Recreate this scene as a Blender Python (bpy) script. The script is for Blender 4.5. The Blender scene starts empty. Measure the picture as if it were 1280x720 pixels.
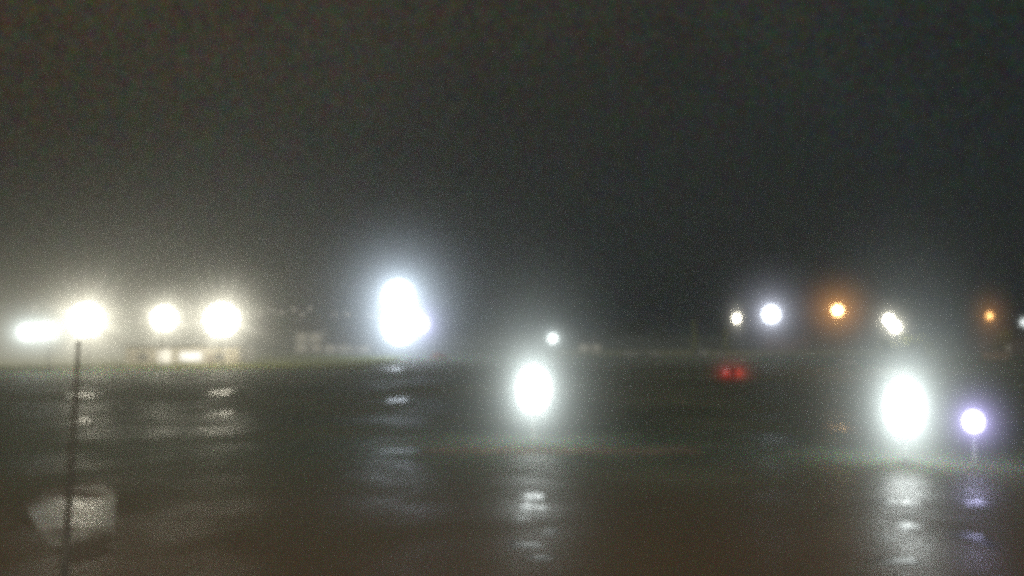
import bpy, bmesh, math, random
from mathutils import Vector, Matrix, noise
random.seed(7)
C = bpy.context.scene.collection
PI = math.pi
F_PX, HOR, CAM_H = 1067.0, 412.0, 8.0        # focal length in photo pixels, horizon row, camera height

# ------------------------------------------------------------------ survey: photo bearing + distance -> world position
PITCH = math.atan((HOR - 360.0) / F_PX); CP, SP = math.cos(PITCH), math.sin(PITCH)
def X(px, D, py=430.0): return (px - 640.0) / F_PX * D / (CP - (360.0 - py) / F_PX * SP)
def Z(py, D): v = (360.0 - py) / F_PX; return CAM_H + D * (SP + v * CP) / (CP - v * SP)
def ground_D(py): v = (360.0 - py) / F_PX; return -CAM_H * (CP - v * SP) / (SP + v * CP)

# ------------------------------------------------------------------ node helpers
def new_mat(name):
    m = bpy.data.materials.new(name); m.use_nodes = True
    nt = m.node_tree; nt.nodes.clear()
    out = nt.nodes.new('ShaderNodeOutputMaterial')
    return m, nt, out
def N(nt, t, **kw):
    n = nt.nodes.new(t)
    for k, v in kw.items():
        if k.startswith('i_'):
            n.inputs[k[2:].replace('_', ' ')].default_value = v
        else: setattr(n, k, v)
    return n
def ramp(nt, src, stops):
    r = nt.nodes.new('ShaderNodeValToRGB'); e = r.color_ramp.elements
    while len(e) < len(stops): e.new(0.5)
    for el, (p, c) in zip(e, stops):
        el.position = p; el.color = c if len(c) == 4 else (*c, 1)
    nt.links.new(src, r.inputs[0]); return r
def g3(v): return (v, v, v, 1)

def mat_pbr(name, col, rough=0.6, metal=0.0, var=0.25, scale=3.0, coat=0.0, bump=0.15):
    m, nt, out = new_mat(name); L = nt.links.new
    b = N(nt, 'ShaderNodeBsdfPrincipled')
    b.inputs['Metallic'].default_value = metal; b.inputs['Coat Weight'].default_value = coat
    tc = N(nt, 'ShaderNodeTexCoord'); nz = N(nt, 'ShaderNodeTexNoise', i_Scale=scale, i_Detail=6.0, i_Roughness=0.65)
    L(tc.outputs['Object'], nz.inputs['Vector'])
    lo = tuple(c * (1 - var) for c in col); hi = tuple(min(1, c * (1 + var)) for c in col)
    r = ramp(nt, nz.outputs['Fac'], [(0.3, lo), (0.7, hi)]); L(r.outputs[0], b.inputs['Base Color'])
    rr = ramp(nt, nz.outputs['Fac'], [(0.3, g3(max(0.05, rough - 0.12))), (0.7, g3(min(1, rough + 0.12)))])
    L(rr.outputs[0], b.inputs['Roughness'])
    if bump:
        bp = N(nt, 'ShaderNodeBump', i_Strength=bump, i_Distance=0.02); L(nz.outputs['Fac'], bp.inputs['Height']); L(bp.outputs[0], b.inputs['Normal'])
    L(b.outputs[0], out.inputs[0]); return m

def mat_glow(name, col, strength):
    m, nt, out = new_mat(name)
    e = N(nt, 'ShaderNodeEmission'); e.inputs[0].default_value = (*col, 1); e.inputs[1].default_value = strength
    nt.links.new(e.outputs[0], out.inputs[0]); m.cycles.emission_sampling = 'FRONT'; return m

# ------------------------------------------------------------------ mesh helpers
def add_box(bm, x0, x1, y0, y1, z0, z1):
    r = bmesh.ops.create_cube(bm, size=1)
    M = Matrix.Translation(((x0+x1)/2, (y0+y1)/2, (z0+z1)/2)) @ Matrix.Diagonal((x1-x0, y1-y0, z1-z0, 1))
    bmesh.ops.transform(bm, matrix=M, verts=r['verts']); return r['verts']
def add_tube(bm, pts, radii, seg=12, cap=True):
    rings = []
    n = len(pts); pts = [Vector(p) for p in pts]
    for i, p in enumerate(pts):
        d = (pts[min(i+1, n-1)] - pts[max(i-1, 0)]).normalized()
        a = d.cross(Vector((0, 1, 0)));
        if a.length < 0.05: a = d.cross(Vector((1, 0, 0)))
        a.normalize(); b = d.cross(a)
        rings.append([bm.verts.new(p + (a*math.cos(t*2*PI/seg) + b*math.sin(t*2*PI/seg))*radii[i]) for t in range(seg)])
    for i in range(n-1):
        for t in range(seg):
            bm.faces.new((rings[i][t], rings[i][(t+1) % seg], rings[i+1][(t+1) % seg], rings[i+1][t]))
    if cap:
        bm.faces.new(rings[0][::-1]); bm.faces.new(rings[-1])
def add_ellipsoid(bm, c, rx, ry, rz, u=16, v=10):
    r = bmesh.ops.create_uvsphere(bm, u_segments=u, v_segments=v, radius=1)
    bmesh.ops.transform(bm, matrix=Matrix.Translation(c) @ Matrix.Diagonal((rx, ry, rz, 1)), verts=r['verts'])
def add_prism(bm, prof, x0, x1):            # closed profile of (y, z), extruded along x
    a = [bm.verts.new((x0, y, z)) for y, z in prof]; b = [bm.verts.new((x1, y, z)) for y, z in prof]
    n = len(prof)
    bm.faces.new(a); bm.faces.new(b[::-1])
    for i in range(n): bm.faces.new((a[i], b[i], b[(i+1) % n], a[(i+1) % n]))
def obj(name, bm, mat, parent=None, smooth=False, bevel=0.0):
    bmesh.ops.recalc_face_normals(bm, faces=bm.faces)
    if bevel: bmesh.ops.bevel(bm, geom=[e for e in bm.edges if e.is_manifold and e.calc_face_angle(0) > 0.6], offset=bevel, segments=2, affect='EDGES', profile=0.7)
    me = bpy.data.meshes.new(name); bm.to_mesh(me); bm.free()
    if smooth:
        for p in me.polygons: p.use_smooth = True
    for m in (mat if isinstance(mat, (list, tuple)) else [mat]): me.materials.append(m)
    o = bpy.data.objects.new(name, me); C.objects.link(o)
    if parent: o.parent = parent
    return o
def thing(name, label, cat, loc=(0, 0, 0), rotz=0.0, group=None, scale=1.0):
    o = bpy.data.objects.new(name, None); C.objects.link(o)
    o.location = loc; o.rotation_euler = (0, 0, rotz); o.scale = (scale,)*3
    o['label'] = label; o['category'] = cat
    if group: o['group'] = group
    return o
def tag(o, label, cat, group=None, kind=None):
    o['label'] = label; o['category'] = cat
    if group: o['group'] = group
    if kind: o['kind'] = kind
    return o
def struct(name, bm, mat, label=None):
    o = obj(name, bm, mat); o['kind'] = 'structure'
    if label: o['label'] = label
    return o
def dup(root, loc, rotz, label, group=None, scale=None):
    r = root.copy(); C.objects.link(r); r.location = loc; r.rotation_euler = (0, 0, rotz); r['label'] = label
    if group: r['group'] = group
    if scale: r.scale = scale if isinstance(scale, tuple) else (scale,)*3
    for ch in list(root.children):
        c = ch.copy(); C.objects.link(c); c.parent = r
        for g in ch.children:
            d = g.copy(); C.objects.link(d); d.parent = c
    return r
B = bmesh.new

# ------------------------------------------------------------------ camera
cam = bpy.data.cameras.new('camera'); co = bpy.data.objects.new('camera', cam); C.objects.link(co)
co.location = (0, 0, CAM_H)
co.rotation_euler = (math.radians(90) + math.atan((HOR - 360) / F_PX), 0, 0)
cam.sensor_width = 36.0; cam.lens = 36.0 * F_PX / 1280.0
cam.dof.use_dof = True; cam.dof.focus_distance = 5.0; cam.dof.aperture_fstop = 1.35      # webcam focused on its wet window
cam.clip_start = 0.1; cam.clip_end = 4000
sc = bpy.context.scene; sc.camera = co

# ------------------------------------------------------------------ render settings (view transform, sensor softness, no denoise: night-cam grain)
sc.render.engine = 'CYCLES'
sc.view_settings.view_transform = 'Standard'; sc.view_settings.look = 'None'; sc.view_settings.exposure = 0; sc.view_settings.gamma = 1
cy = sc.cycles
cy.use_denoising = False
cy.use_adaptive_sampling = False
cy.pixel_filter_type = 'GAUSSIAN'; cy.filter_width = 9.0
cy.max_bounces = 2; cy.diffuse_bounces = 1; cy.glossy_bounces = 2; cy.volume_bounces = 0; cy.transparent_max_bounces = 8
cy.sample_clamp_indirect = 4.0; cy.light_sampling_threshold = 0.0
cy.caustics_reflective = False; cy.caustics_refractive = False

GRAIN_POW = 18.0
# ------------------------------------------------------------------ world: night sky, dim town glow in low cloud
w = bpy.data.worlds.new('World'); sc.world = w; w.use_nodes = True
nt = w.node_tree; nt.nodes.clear(); L = nt.links.new
wo = N(nt, 'ShaderNodeOutputWorld'); bgA = N(nt, 'ShaderNodeBackground'); bgB = N(nt, 'ShaderNodeBackground'); add = N(nt, 'ShaderNodeAddShader')
sky = N(nt, 'ShaderNodeTexSky', sky_type='NISHITA', sun_disc=False)
SUN_EL, SUN_ROT = math.radians(-4.0), math.radians(150)
sky.sun_elevation = SUN_EL; sky.sun_rotation = SUN_ROT
L(sky.outputs[0], bgA.inputs[0]); bgA.inputs[1].default_value = 0.05
tc = N(nt, 'ShaderNodeTexCoord'); sp = N(nt, 'ShaderNodeSeparateXYZ'); L(tc.outputs['Generated'], sp.inputs[0])
r = ramp(nt, sp.outputs['Z'], [(0.0, (0.010, 0.0150, 0.0160)), (0.12, (0.0125, 0.0175, 0.0178)), (0.22, (0.021, 0.0235, 0.0215)), (0.38, (0.034, 0.031, 0.0245)), (1.0, (0.042, 0.035, 0.026))])
# camera grain put into the sky colour: coarse specks plus much finer ones
def specks(scale, power, seed):
    mul = N(nt, 'ShaderNodeVectorMath', operation='SCALE'); mul.inputs['Scale'].default_value = scale; L(tc.outputs['Generated'], mul.inputs[0])
    fl = N(nt, 'ShaderNodeVectorMath', operation='FLOOR'); L(mul.outputs[0], fl.inputs[0])
    wn = N(nt, 'ShaderNodeTexWhiteNoise', noise_dimensions='4D'); wn.inputs['W'].default_value = seed; L(fl.outputs[0], wn.inputs['Vector'])
    sp_ = N(nt, 'ShaderNodeSeparateColor'); L(wn.outputs['Color'], sp_.inputs[0]); cb = N(nt, 'ShaderNodeCombineXYZ')
    for k in range(3):
        p = N(nt, 'ShaderNodeMath', operation='POWER'); L(sp_.outputs[k], p.inputs[0]); p.inputs[1].default_value = power
        q = N(nt, 'ShaderNodeMath', operation='MULTIPLY'); L(p.outputs[0], q.inputs[0]); q.inputs[1].default_value = power + 1; L(q.outputs[0], cb.inputs[k])
    return cb.outputs[0]
coarse = specks(470.0, 3.0, 1.0); fine = specks(6000.0, GRAIN_POW, 2.0)
mxa = N(nt, 'ShaderNodeMix', data_type='VECTOR'); mxa.inputs['Factor'].default_value = 0.5; L(coarse, mxa.inputs['A']); L(fine, mxa.inputs['B'])
cl = N(nt, 'ShaderNodeTexNoise', i_Scale=2.6, i_Detail=4.0, i_Roughness=0.55); L(tc.outputs['Generated'], cl.inputs['Vector'])
ca = N(nt, 'ShaderNodeMath', operation='MULTIPLY_ADD'); L(cl.outputs['Fac'], ca.inputs[0]); ca.inputs[1].default_value = 1.1; ca.inputs[2].default_value = 0.45
cx = N(nt, 'ShaderNodeMath', operation='MULTIPLY_ADD'); L(sp.outputs['X'], cx.inputs[0]); cx.inputs[1].default_value = -0.40; L(ca.outputs[0], cx.inputs[2])
tv = N(nt, 'ShaderNodeVectorMath', operation='MULTIPLY_ADD'); cxx = N(nt, 'ShaderNodeCombineXYZ'); [L(sp.outputs['X'], cxx.inputs[k]) for k in range(3)]; L(cxx.outputs[0], tv.inputs[0]); tv.inputs[1].default_value = (-0.50, -0.05, 0.34); tv.inputs[2].default_value = (0.94, 1.0, 0.92)
tn = N(nt, 'ShaderNodeVectorMath', operation='MULTIPLY'); L(r.outputs[0], tn.inputs[0]); L(tv.outputs[0], tn.inputs[1])
cs = N(nt, 'ShaderNodeVectorMath', operation='SCALE'); L(tn.outputs[0], cs.inputs[0]); L(cx.outputs[0], cs.inputs['Scale'])
mmx = N(nt, 'ShaderNodeVectorMath', operation='MULTIPLY'); L(cs.outputs[0], mmx.inputs[0]); L(mxa.outputs['Result'], mmx.inputs[1])
L(mmx.outputs[0], bgB.inputs[0]); bgB.inputs[1].default_value = 1.0
L(bgA.outputs[0], add.inputs[0]); L(bgB.outputs[0], add.inputs[1]); L(add.outputs[0], wo.inputs['Surface'])
w.cycles.sampling_method = 'MANUAL'; w.cycles.sample_map_resolution = 256

# faint overcast glow
sun = bpy.data.lights.new('overcast_glow', 'SUN'); sun.energy = 0.60; sun.angle = math.radians(90); sun.color = (1.0, 0.90, 0.72)
so = bpy.data.objects.new('overcast_glow', sun); C.objects.link(so); so.rotation_euler = (math.radians(48), 0, math.radians(25)); so.location = (0, -20, 60)

# ------------------------------------------------------------------ haze: rainy mist
SIG, G_A = 0.0013, 0.72
m, nt, out = new_mat('mist'); L = nt.links.new
a = N(nt, 'ShaderNodeVolumeScatter'); a.inputs['Color'].default_value = (0.98, 0.98, 0.97, 1); a.inputs['Density'].default_value = SIG; a.inputs['Anisotropy'].default_value = G_A
L(a.outputs[0], out.inputs['Volume'])
bm = B(); add_box(bm, -400, 400, -30, 600, -1.0, 90)
hz = obj('haze', bm, m); hz['kind'] = 'stuff'; hz['label'] = 'grey drizzly night haze hanging over the whole lot'; hz['category'] = 'haze'

def add_halo(c, rx, rz, col, peak=3.2, reach=6.0, n=2.0, rays=0.0, wide=None):
    """glow added around a lamp: an ellipsoid that shines by itself, fading outwards"""
    r0x, r0z = rx*0.8, rz*0.8; reach *= 0.72
    if wide: reach = max(reach, wide[0]*2.9)
    bm = B(); add_ellipsoid(bm, (0, 0, 0), reach, reach, reach, 24, 14)
    m, nt, out = new_mat('lamp_halo'); L = nt.links.new
    tc = N(nt, 'ShaderNodeTexCoord'); ln = N(nt, 'ShaderNodeVectorMath', operation='LENGTH'); L(tc.outputs['Object'], ln.inputs[0])
    sq = N(nt, 'ShaderNodeMath', operation='MULTIPLY_ADD'); L(ln.outputs['Value'], sq.inputs[0]); L(ln.outputs['Value'], sq.inputs[1]); sq.inputs[2].default_value = 1.0
    pw = N(nt, 'ShaderNodeMath', operation='POWER'); L(sq.outputs[0], pw.inputs[0]); pw.inputs[1].default_value = -n
    fd = N(nt, 'ShaderNodeMapRange', interpolation_type='SMOOTHSTEP'); L(ln.outputs['Value'], fd.inputs['Value'])
    for k, v in (('From Min', reach*0.35), ('From Max', reach*0.98), ('To Min', 1.0), ('To Max', 0.0)): fd.inputs[k].default_value = v
    ml = N(nt, 'ShaderNodeMath', operation='MULTIPLY'); L(pw.outputs[0], ml.inputs[0]); L(fd.outputs[0], ml.inputs[1])
    st = N(nt, 'ShaderNodeMath', operation='MULTIPLY'); L(ml.outputs[0], st.inputs[0]); st.inputs[1].default_value = peak / (1.75 * r0x)
    if rays:  # star rays shaped into the glow
        nv = N(nt, 'ShaderNodeVectorMath', operation='NORMALIZE'); L(tc.outputs['Object'], nv.inputs[0])
        rn = N(nt, 'ShaderNodeTexNoise', i_Scale=7.0, i_Detail=2.0, i_Roughness=0.6); L(nv.outputs[0], rn.inputs['Vector'])
        rm = N(nt, 'ShaderNodeMapRange'); L(rn.outputs['Fac'], rm.inputs['Value'])
        for k, v in (('From Min', 0.42), ('From Max', 0.72), ('To Min', max(0.12, 1.0 - rays*0.5)), ('To Max', 1.0 + rays*1.5)): rm.inputs[k].default_value = v
        s2 = N(nt, 'ShaderNodeMath', operation='MULTIPLY'); L(st.outputs[0], s2.inputs[0]); L(rm.outputs[0], s2.inputs[1]); st = s2
    if wide:                                    # plus a wider, fainter glow
        w2 = N(nt, 'ShaderNodeMath', operation='MULTIPLY_ADD'); L(ln.outputs['Value'], w2.inputs[0]); w2.inputs[2].default_value = 1.0
        wl = N(nt, 'ShaderNodeMath', operation='MULTIPLY'); L(ln.outputs['Value'], wl.inputs[0]); wl.inputs[1].default_value = 1/wide[0]**2; L(wl.outputs[0], w2.inputs[1])
        wp = N(nt, 'ShaderNodeMath', operation='POWER'); L(w2.outputs[0], wp.inputs[0]); wp.inputs[1].default_value = -1.8
        wm = N(nt, 'ShaderNodeMath', operation='MULTIPLY'); L(wp.outputs[0], wm.inputs[0]); L(fd.outputs[0], wm.inputs[1])
        wa = N(nt, 'ShaderNodeMath', operation='MULTIPLY_ADD'); L(wm.outputs[0], wa.inputs[0]); wa.inputs[1].default_value = wide[1]/(1.75*r0x*wide[0]); L(st.outputs[0], wa.inputs[2]); st = wa
    pv = N(nt, 'ShaderNodeVolumePrincipled', i_Density=0.0); pv.inputs['Emission Color'].default_value = (*col, 1)
    L(st.outputs[0], pv.inputs['Emission Strength']); L(pv.outputs[0], out.inputs['Volume'])
    m.cycles.volume_step_rate = 2.2
    o = obj('lamp_halo', bm, m); o.location = c; o.scale = (r0x, r0x, r0z); o['kind'] = 'stuff'
    o['label'] = 'glow halo added around the lamps'; o['category'] = 'mist'; o['group'] = 'added glow around the lamps'
    return o

# ------------------------------------------------------------------ wet asphalt
def wet_ground(name, col_lo, col_hi, r_wet, r_dry, scale, stretch=(1, 1, 1), lo=0.42, hi=0.6, bump=0.25, bscale=9.0, brown=0.0, blend=None, grain_amt=0.75):
    m, nt, out = new_mat(name); L = nt.links.new
    b = N(nt, 'ShaderNodeBsdfPrincipled', i_IOR=1.36)
    tc = N(nt, 'ShaderNodeTexCoord'); mp = N(nt, 'ShaderNodeMapping'); mp.inputs['Scale'].default_value = stretch
    L(tc.outputs['Object'], mp.inputs['Vector'])
    n1 = N(nt, 'ShaderNodeTexNoise', i_Scale=scale, i_Detail=5.0, i_Roughness=0.6, i_Distortion=0.4); L(mp.outputs[0], n1.inputs['Vector'])
    n2 = N(nt, 'ShaderNodeTexNoise', i_Scale=bscale, i_Detail=4.0, i_Roughness=0.7); L(tc.outputs['Object'], n2.inputs['Vector'])
    n3 = N(nt, 'ShaderNodeTexNoise', i_Scale=scale*6, i_Detail=3.0); L(mp.outputs[0], n3.inputs['Vector'])
    cr = ramp(nt, n1.outputs['Fac'], [(lo, col_lo), (hi, col_hi)])
    ck = N(nt, 'ShaderNodeTexWhiteNoise'); sv = N(nt, 'ShaderNodeVectorMath', operation='SCALE'); sv.inputs['Scale'].default_value = 400.0  # coloured camera grain put into the ground colour
    fl = N(nt, 'ShaderNodeVectorMath', operation='FLOOR'); L(tc.outputs['Object'], sv.inputs[0]); L(sv.outputs[0], fl.inputs[0]); L(fl.outputs[0], ck.inputs['Vector'])
    mixc = N(nt, 'ShaderNodeMix', data_type='RGBA', blend_type='MULTIPLY'); mixc.inputs['Factor'].default_value = 1.0
    sc_ = N(nt, 'ShaderNodeSeparateColor'); L(ck.outputs['Color'], sc_.inputs[0]); br = N(nt, 'ShaderNodeCombineXYZ')
    for k in range(3):
        p = N(nt, 'ShaderNodeMath', operation='POWER'); L(sc_.outputs[k], p.inputs[0]); p.inputs[1].default_value = GRAIN_POW
        q = N(nt, 'ShaderNodeMath', operation='MULTIPLY_ADD'); L(p.outputs[0], q.inputs[0]); q.inputs[1].default_value = (GRAIN_POW + 1)*grain_amt; q.inputs[2].default_value = 1 - grain_amt; L(q.outputs[0], br.inputs[k])
    csrc = cr.outputs[0]
    if brown:                                   # warm lamp light on the near ground, painted into the asphalt colour
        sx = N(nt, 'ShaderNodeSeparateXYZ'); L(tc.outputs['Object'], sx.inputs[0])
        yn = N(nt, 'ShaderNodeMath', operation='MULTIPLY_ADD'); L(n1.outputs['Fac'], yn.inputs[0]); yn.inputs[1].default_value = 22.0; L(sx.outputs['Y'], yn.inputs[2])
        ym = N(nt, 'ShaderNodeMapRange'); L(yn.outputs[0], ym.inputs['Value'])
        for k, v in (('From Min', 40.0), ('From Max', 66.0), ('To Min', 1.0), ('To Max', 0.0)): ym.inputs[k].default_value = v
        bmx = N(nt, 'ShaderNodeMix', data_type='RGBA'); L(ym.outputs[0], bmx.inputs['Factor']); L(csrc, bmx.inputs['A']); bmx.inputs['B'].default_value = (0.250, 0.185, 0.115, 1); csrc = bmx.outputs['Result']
    if blend:                                   # soft edges: painted patch fades into the asphalt around it
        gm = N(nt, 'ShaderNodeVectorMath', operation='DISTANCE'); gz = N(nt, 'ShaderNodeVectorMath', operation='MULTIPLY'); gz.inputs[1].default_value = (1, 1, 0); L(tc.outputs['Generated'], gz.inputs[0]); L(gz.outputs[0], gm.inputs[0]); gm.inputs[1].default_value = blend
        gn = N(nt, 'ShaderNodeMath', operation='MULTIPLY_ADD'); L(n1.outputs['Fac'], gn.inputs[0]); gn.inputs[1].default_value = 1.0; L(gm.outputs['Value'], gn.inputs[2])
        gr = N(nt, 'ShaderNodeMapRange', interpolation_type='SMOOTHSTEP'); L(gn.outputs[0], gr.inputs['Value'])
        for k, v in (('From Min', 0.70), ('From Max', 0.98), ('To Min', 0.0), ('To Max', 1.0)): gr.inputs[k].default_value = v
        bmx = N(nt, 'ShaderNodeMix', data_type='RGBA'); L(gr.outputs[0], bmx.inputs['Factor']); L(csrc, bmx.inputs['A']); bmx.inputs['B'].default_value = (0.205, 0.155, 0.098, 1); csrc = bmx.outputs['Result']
    L(csrc, mixc.inputs['A']); L(br.outputs[0], mixc.inputs['B']); L(mixc.outputs['Result'], b.inputs['Base Color'])
    rr = ramp(nt, n1.outputs['Fac'], [(lo, g3(r_wet)), (hi, g3(r_dry))])
    ra = N(nt, 'ShaderNodeMath', operation='MULTIPLY_ADD', use_clamp=True); ra.inputs[1].default_value = 0.16; L(n3.outputs['Fac'], ra.inputs[0])
    rs = N(nt, 'ShaderNodeMath', operation='SUBTRACT'); L(rr.outputs[0], rs.inputs[0]); rs.inputs[1].default_value = 0.08
    L(rs.outputs[0], ra.inputs[2])
    if blend:
        fm = N(nt, 'ShaderNodeMix', data_type='FLOAT'); L(gr.outputs[0], fm.inputs['Factor']); L(ra.outputs[0], fm.inputs['A']); fm.inputs['B'].default_value = 0.5; L(fm.outputs['Result'], b.inputs['Roughness'])
    elif brown:                                 # the far part of the lot drains better and is duller
        yf = N(nt, 'ShaderNodeMapRange'); L(sx.outputs['Y'], yf.inputs['Value'])
        for k, v in (('From Min', 62.0), ('From Max', 110.0), ('To Min', 0.0), ('To Max', 0.2)): yf.inputs[k].default_value = v
        ya = N(nt, 'ShaderNodeMath', operation='ADD', use_clamp=True); L(ra.outputs[0], ya.inputs[0]); L(yf.outputs[0], ya.inputs[1]); L(ya.outputs[0], b.inputs['Roughness'])
    else: L(ra.outputs[0], b.inputs['Roughness'])
    bp = N(nt, 'ShaderNodeBump', i_Strength=bump, i_Distance=0.03); L(n2.outputs['Fac'], bp.inputs['Height']); L(bp.outputs[0], b.inputs['Normal'])
    L(b.outputs[0], out.inputs[0]); return m
asphalt = wet_ground('wet_asphalt', (0.120, 0.150, 0.108), (0.190, 0.215, 0.155), 0.36, 0.62, 0.06, (0.8, 1.0, 1), brown=1.0, grain_amt=0.42)
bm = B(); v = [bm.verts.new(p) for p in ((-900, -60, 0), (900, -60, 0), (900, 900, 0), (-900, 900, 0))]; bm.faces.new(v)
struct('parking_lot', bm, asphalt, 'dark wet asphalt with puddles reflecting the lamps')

def water_mat():
    m, nt, out = new_mat('rippled_puddle'); L = nt.links.new
    b = N(nt, 'ShaderNodeBsdfPrincipled', i_IOR=1.33); b.inputs['Base Color'].default_value = (0.09, 0.08, 0.066, 1)
    tc = N(nt, 'ShaderNodeTexCoord')
    n1 = N(nt, 'ShaderNodeTexNoise', i_Scale=0.9, i_Detail=5.0, i_Roughness=0.6, i_Distortion=0.5); L(tc.outputs['Object'], n1.inputs['Vector'])
    n2 = N(nt, 'ShaderNodeTexNoise', i_Scale=5.0, i_Detail=3.0); L(tc.outputs['Object'], n2.inputs['Vector'])
    r = ramp(nt, n1.outputs['Fac'], [(0.36, g3(0.15)), (0.62, g3(0.46))]); L(r.outputs[0], b.inputs['Roughness'])
    bp = N(nt, 'ShaderNodeBump', i_Strength=0.35, i_Distance=0.02); L(n2.outputs['Fac'], bp.inputs['Height']); L(bp.outputs[0], b.inputs['Normal'])
    L(b.outputs[0], out.inputs[0]); return m
puddle_mat = water_mat()
def puddle(px, py, wpx, hpx, seed, label):
    D = ground_D(py); d0 = ground_D(py + hpx/2); d1 = ground_D(py - hpx/2)
    rx, ry = wpx/2/F_PX*D, (d1 - d0)/2
    bm = B(); n = 72; c = bm.verts.new((0, 0, 0)); ring = []
    for k in range(n):
        t = 2*PI*k/n; v = Vector((math.cos(t), math.sin(t), seed*3.7))
        q = max(0.12, 0.62 + 0.75*noise.noise(v*1.6) + 0.45*noise.noise(v*4.0) + 0.2*noise.noise(v*9.0))
        ring.append(bm.verts.new((rx*q*math.cos(t), ry*q*math.sin(t), 0)))
    for k in range(n): bm.faces.new((c, ring[k], ring[(k+1) % n]))
    o = obj('puddle', bm, puddle_mat); o.location = (X(px, D, py), (d0 + d1)/2, 0.004); o['kind'] = 'structure'; o['label'] = label
    return o
patch_m = wet_ground('lit_patch_paint', (0.46, 0.45, 0.40), (0.82, 0.80, 0.72), 0.17, 0.34, 0.42, (0.8, 1.0, 1), 0.4, 0.62, 0.3, 5.0, blend=(0.52, 0.5, 0.0), grain_amt=0.3)  # bright patch of light on the wet ground, painted as a pale colour
def add_patch():
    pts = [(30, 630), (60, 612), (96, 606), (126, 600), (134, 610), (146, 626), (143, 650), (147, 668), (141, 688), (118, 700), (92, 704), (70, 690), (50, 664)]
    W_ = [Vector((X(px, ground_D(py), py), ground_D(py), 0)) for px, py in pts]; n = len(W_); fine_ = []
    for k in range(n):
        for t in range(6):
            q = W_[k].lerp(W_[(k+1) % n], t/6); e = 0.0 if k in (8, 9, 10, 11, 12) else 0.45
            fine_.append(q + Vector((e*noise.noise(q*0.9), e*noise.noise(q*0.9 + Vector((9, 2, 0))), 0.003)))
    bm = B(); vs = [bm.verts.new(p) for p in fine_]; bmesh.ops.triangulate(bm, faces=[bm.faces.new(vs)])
    return struct('lit_patch', bm, patch_m, 'wet patch with its shine painted pale behind the slender dark pole')
add_patch()
puddle(664, 621, 40, 12, 2, 'upper bright puddle mirroring the middle oval lamp')
puddle(662, 634, 46, 9, 21, 'lower bright puddle mirroring the middle oval lamp')
puddle(652, 648, 26, 6, 22, 'small puddle just below the two bright ones under the middle lamp')
puddle(660, 681, 70, 10, 3, 'shallow slanting puddle nearest the camera below the middle lamp')
puddle(690, 664, 34, 6, 23, 'small dim puddle to the right below the middle lamp')
puddle(680, 697, 60, 7, 24, 'thin puddle at the bottom edge below the middle lamp')
puddle(1136, 579, 34, 7, 4, 'small bright puddle right under the tall oval lamp')
puddle(1118, 606, 52, 9, 5, 'second puddle below the tall oval lamp')
puddle(1122, 628, 60, 10, 25, 'third puddle below the tall oval lamp')
puddle(1132, 658, 44, 10, 6, 'bright slanting puddle below the tall oval lamp')
puddle(1108, 672, 30, 6, 26, 'small puddle left of the bright slanting one below the tall oval lamp')
puddle(1128, 702, 80, 14, 7, 'nearest puddle below the tall oval lamp')
puddle(1217, 601, 40, 8, 8, 'puddle under the violet lamp')
puddle(1218, 672, 50, 26, 9, 'puddle reflecting the violet lamp')
puddle(1045, 535, 56, 16, 27, 'puddle glinting amber well below the bright amber lamp')
puddle(1216, 628, 44, 12, 28, 'middle puddle reflecting the violet lamp')
puddle(104, 526, 26, 7, 10, 'small far puddle under the left lamps')
puddle(105, 494, 70, 5, 11, 'long thin puddle under the left lamps')
puddle(278, 517, 26, 6, 12, 'small puddle below the rightmost round lamp')
puddle(278, 490, 44, 4, 13, 'thin puddle below the rightmost round lamp')
puddle(495, 461, 40, 3, 14, 'thin far puddle under the stacked floodlights')
puddle(497, 500, 34, 5, 15, 'puddle reflecting the stacked floodlights')

# ------------------------------------------------------------------ lawn, kerbs, hill
def lawn_mat():
    m, nt, out = new_mat('lawn_grass'); L = nt.links.new
    b = N(nt, 'ShaderNodeBsdfPrincipled', i_Roughness=0.9); b.inputs['Specular IOR Level'].default_value = 0.2
    tc = N(nt, 'ShaderNodeTexCoord')
    n1 = N(nt, 'ShaderNodeTexNoise', i_Scale=0.12, i_Detail=6.0, i_Roughness=0.7); L(tc.outputs['Object'], n1.inputs['Vector'])
    r = ramp(nt, n1.outputs['Fac'], [(0.3, (0.09, 0.11, 0.03)), (0.55, (0.18, 0.20, 0.055)), (0.75, (0.28, 0.25, 0.10))]); L(r.outputs[0], b.inputs['Base Color'])
    n2 = N(nt, 'ShaderNodeTexNoise', i_Scale=14.0, i_Detail=3.0); L(tc.outputs['Object'], n2.inputs['Vector'])
    bp = N(nt, 'ShaderNodeBump', i_Strength=0.8, i_Distance=0.06); L(n2.outputs['Fac'], bp.inputs['Height']); L(bp.outputs[0], b.inputs['Normal'])
    L(b.outputs[0], out.inputs[0]); return m
grass_m = lawn_mat()
def sheet(name, x0, x1, y0, y1, z, mat, label, nx=40, ny=8, rough=0.0, seed=0):
    bm = B(); g = [[bm.verts.new((x0+(x1-x0)*i/nx, y0+(y1-y0)*j/ny, z + rough*noise.noise(Vector((i*0.7, j*0.7, seed))))) for i in range(nx+1)] for j in range(ny+1)]
    for j in range(ny):
        for i in range(nx): bm.faces.new((g[j][i], g[j][i+1], g[j+1][i+1], g[j+1][i]))
    return struct(name, bm, mat, label)
sheet('lawn', -140, -31, 178, 262, 0.13, grass_m, 'strip of lamp lit grass at the far left side of the lot', rough=0.05)
lit_grass_m = mat_pbr('lit_grass_paint', (0.30, 0.31, 0.15), 0.9, 0, 0.4, 0.3, bump=0.6)  # lamp light on this grass is painted in as a paler colour
sheet('lawn', 14, 128, 264, 330, 0.13, lit_grass_m, 'far strip of dim grass on the right', rough=0.05, seed=4)
kerb_m = mat_pbr('wet_concrete', (0.21, 0.19, 0.16), 0.5, 0, 0.3, 1.5)
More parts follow.
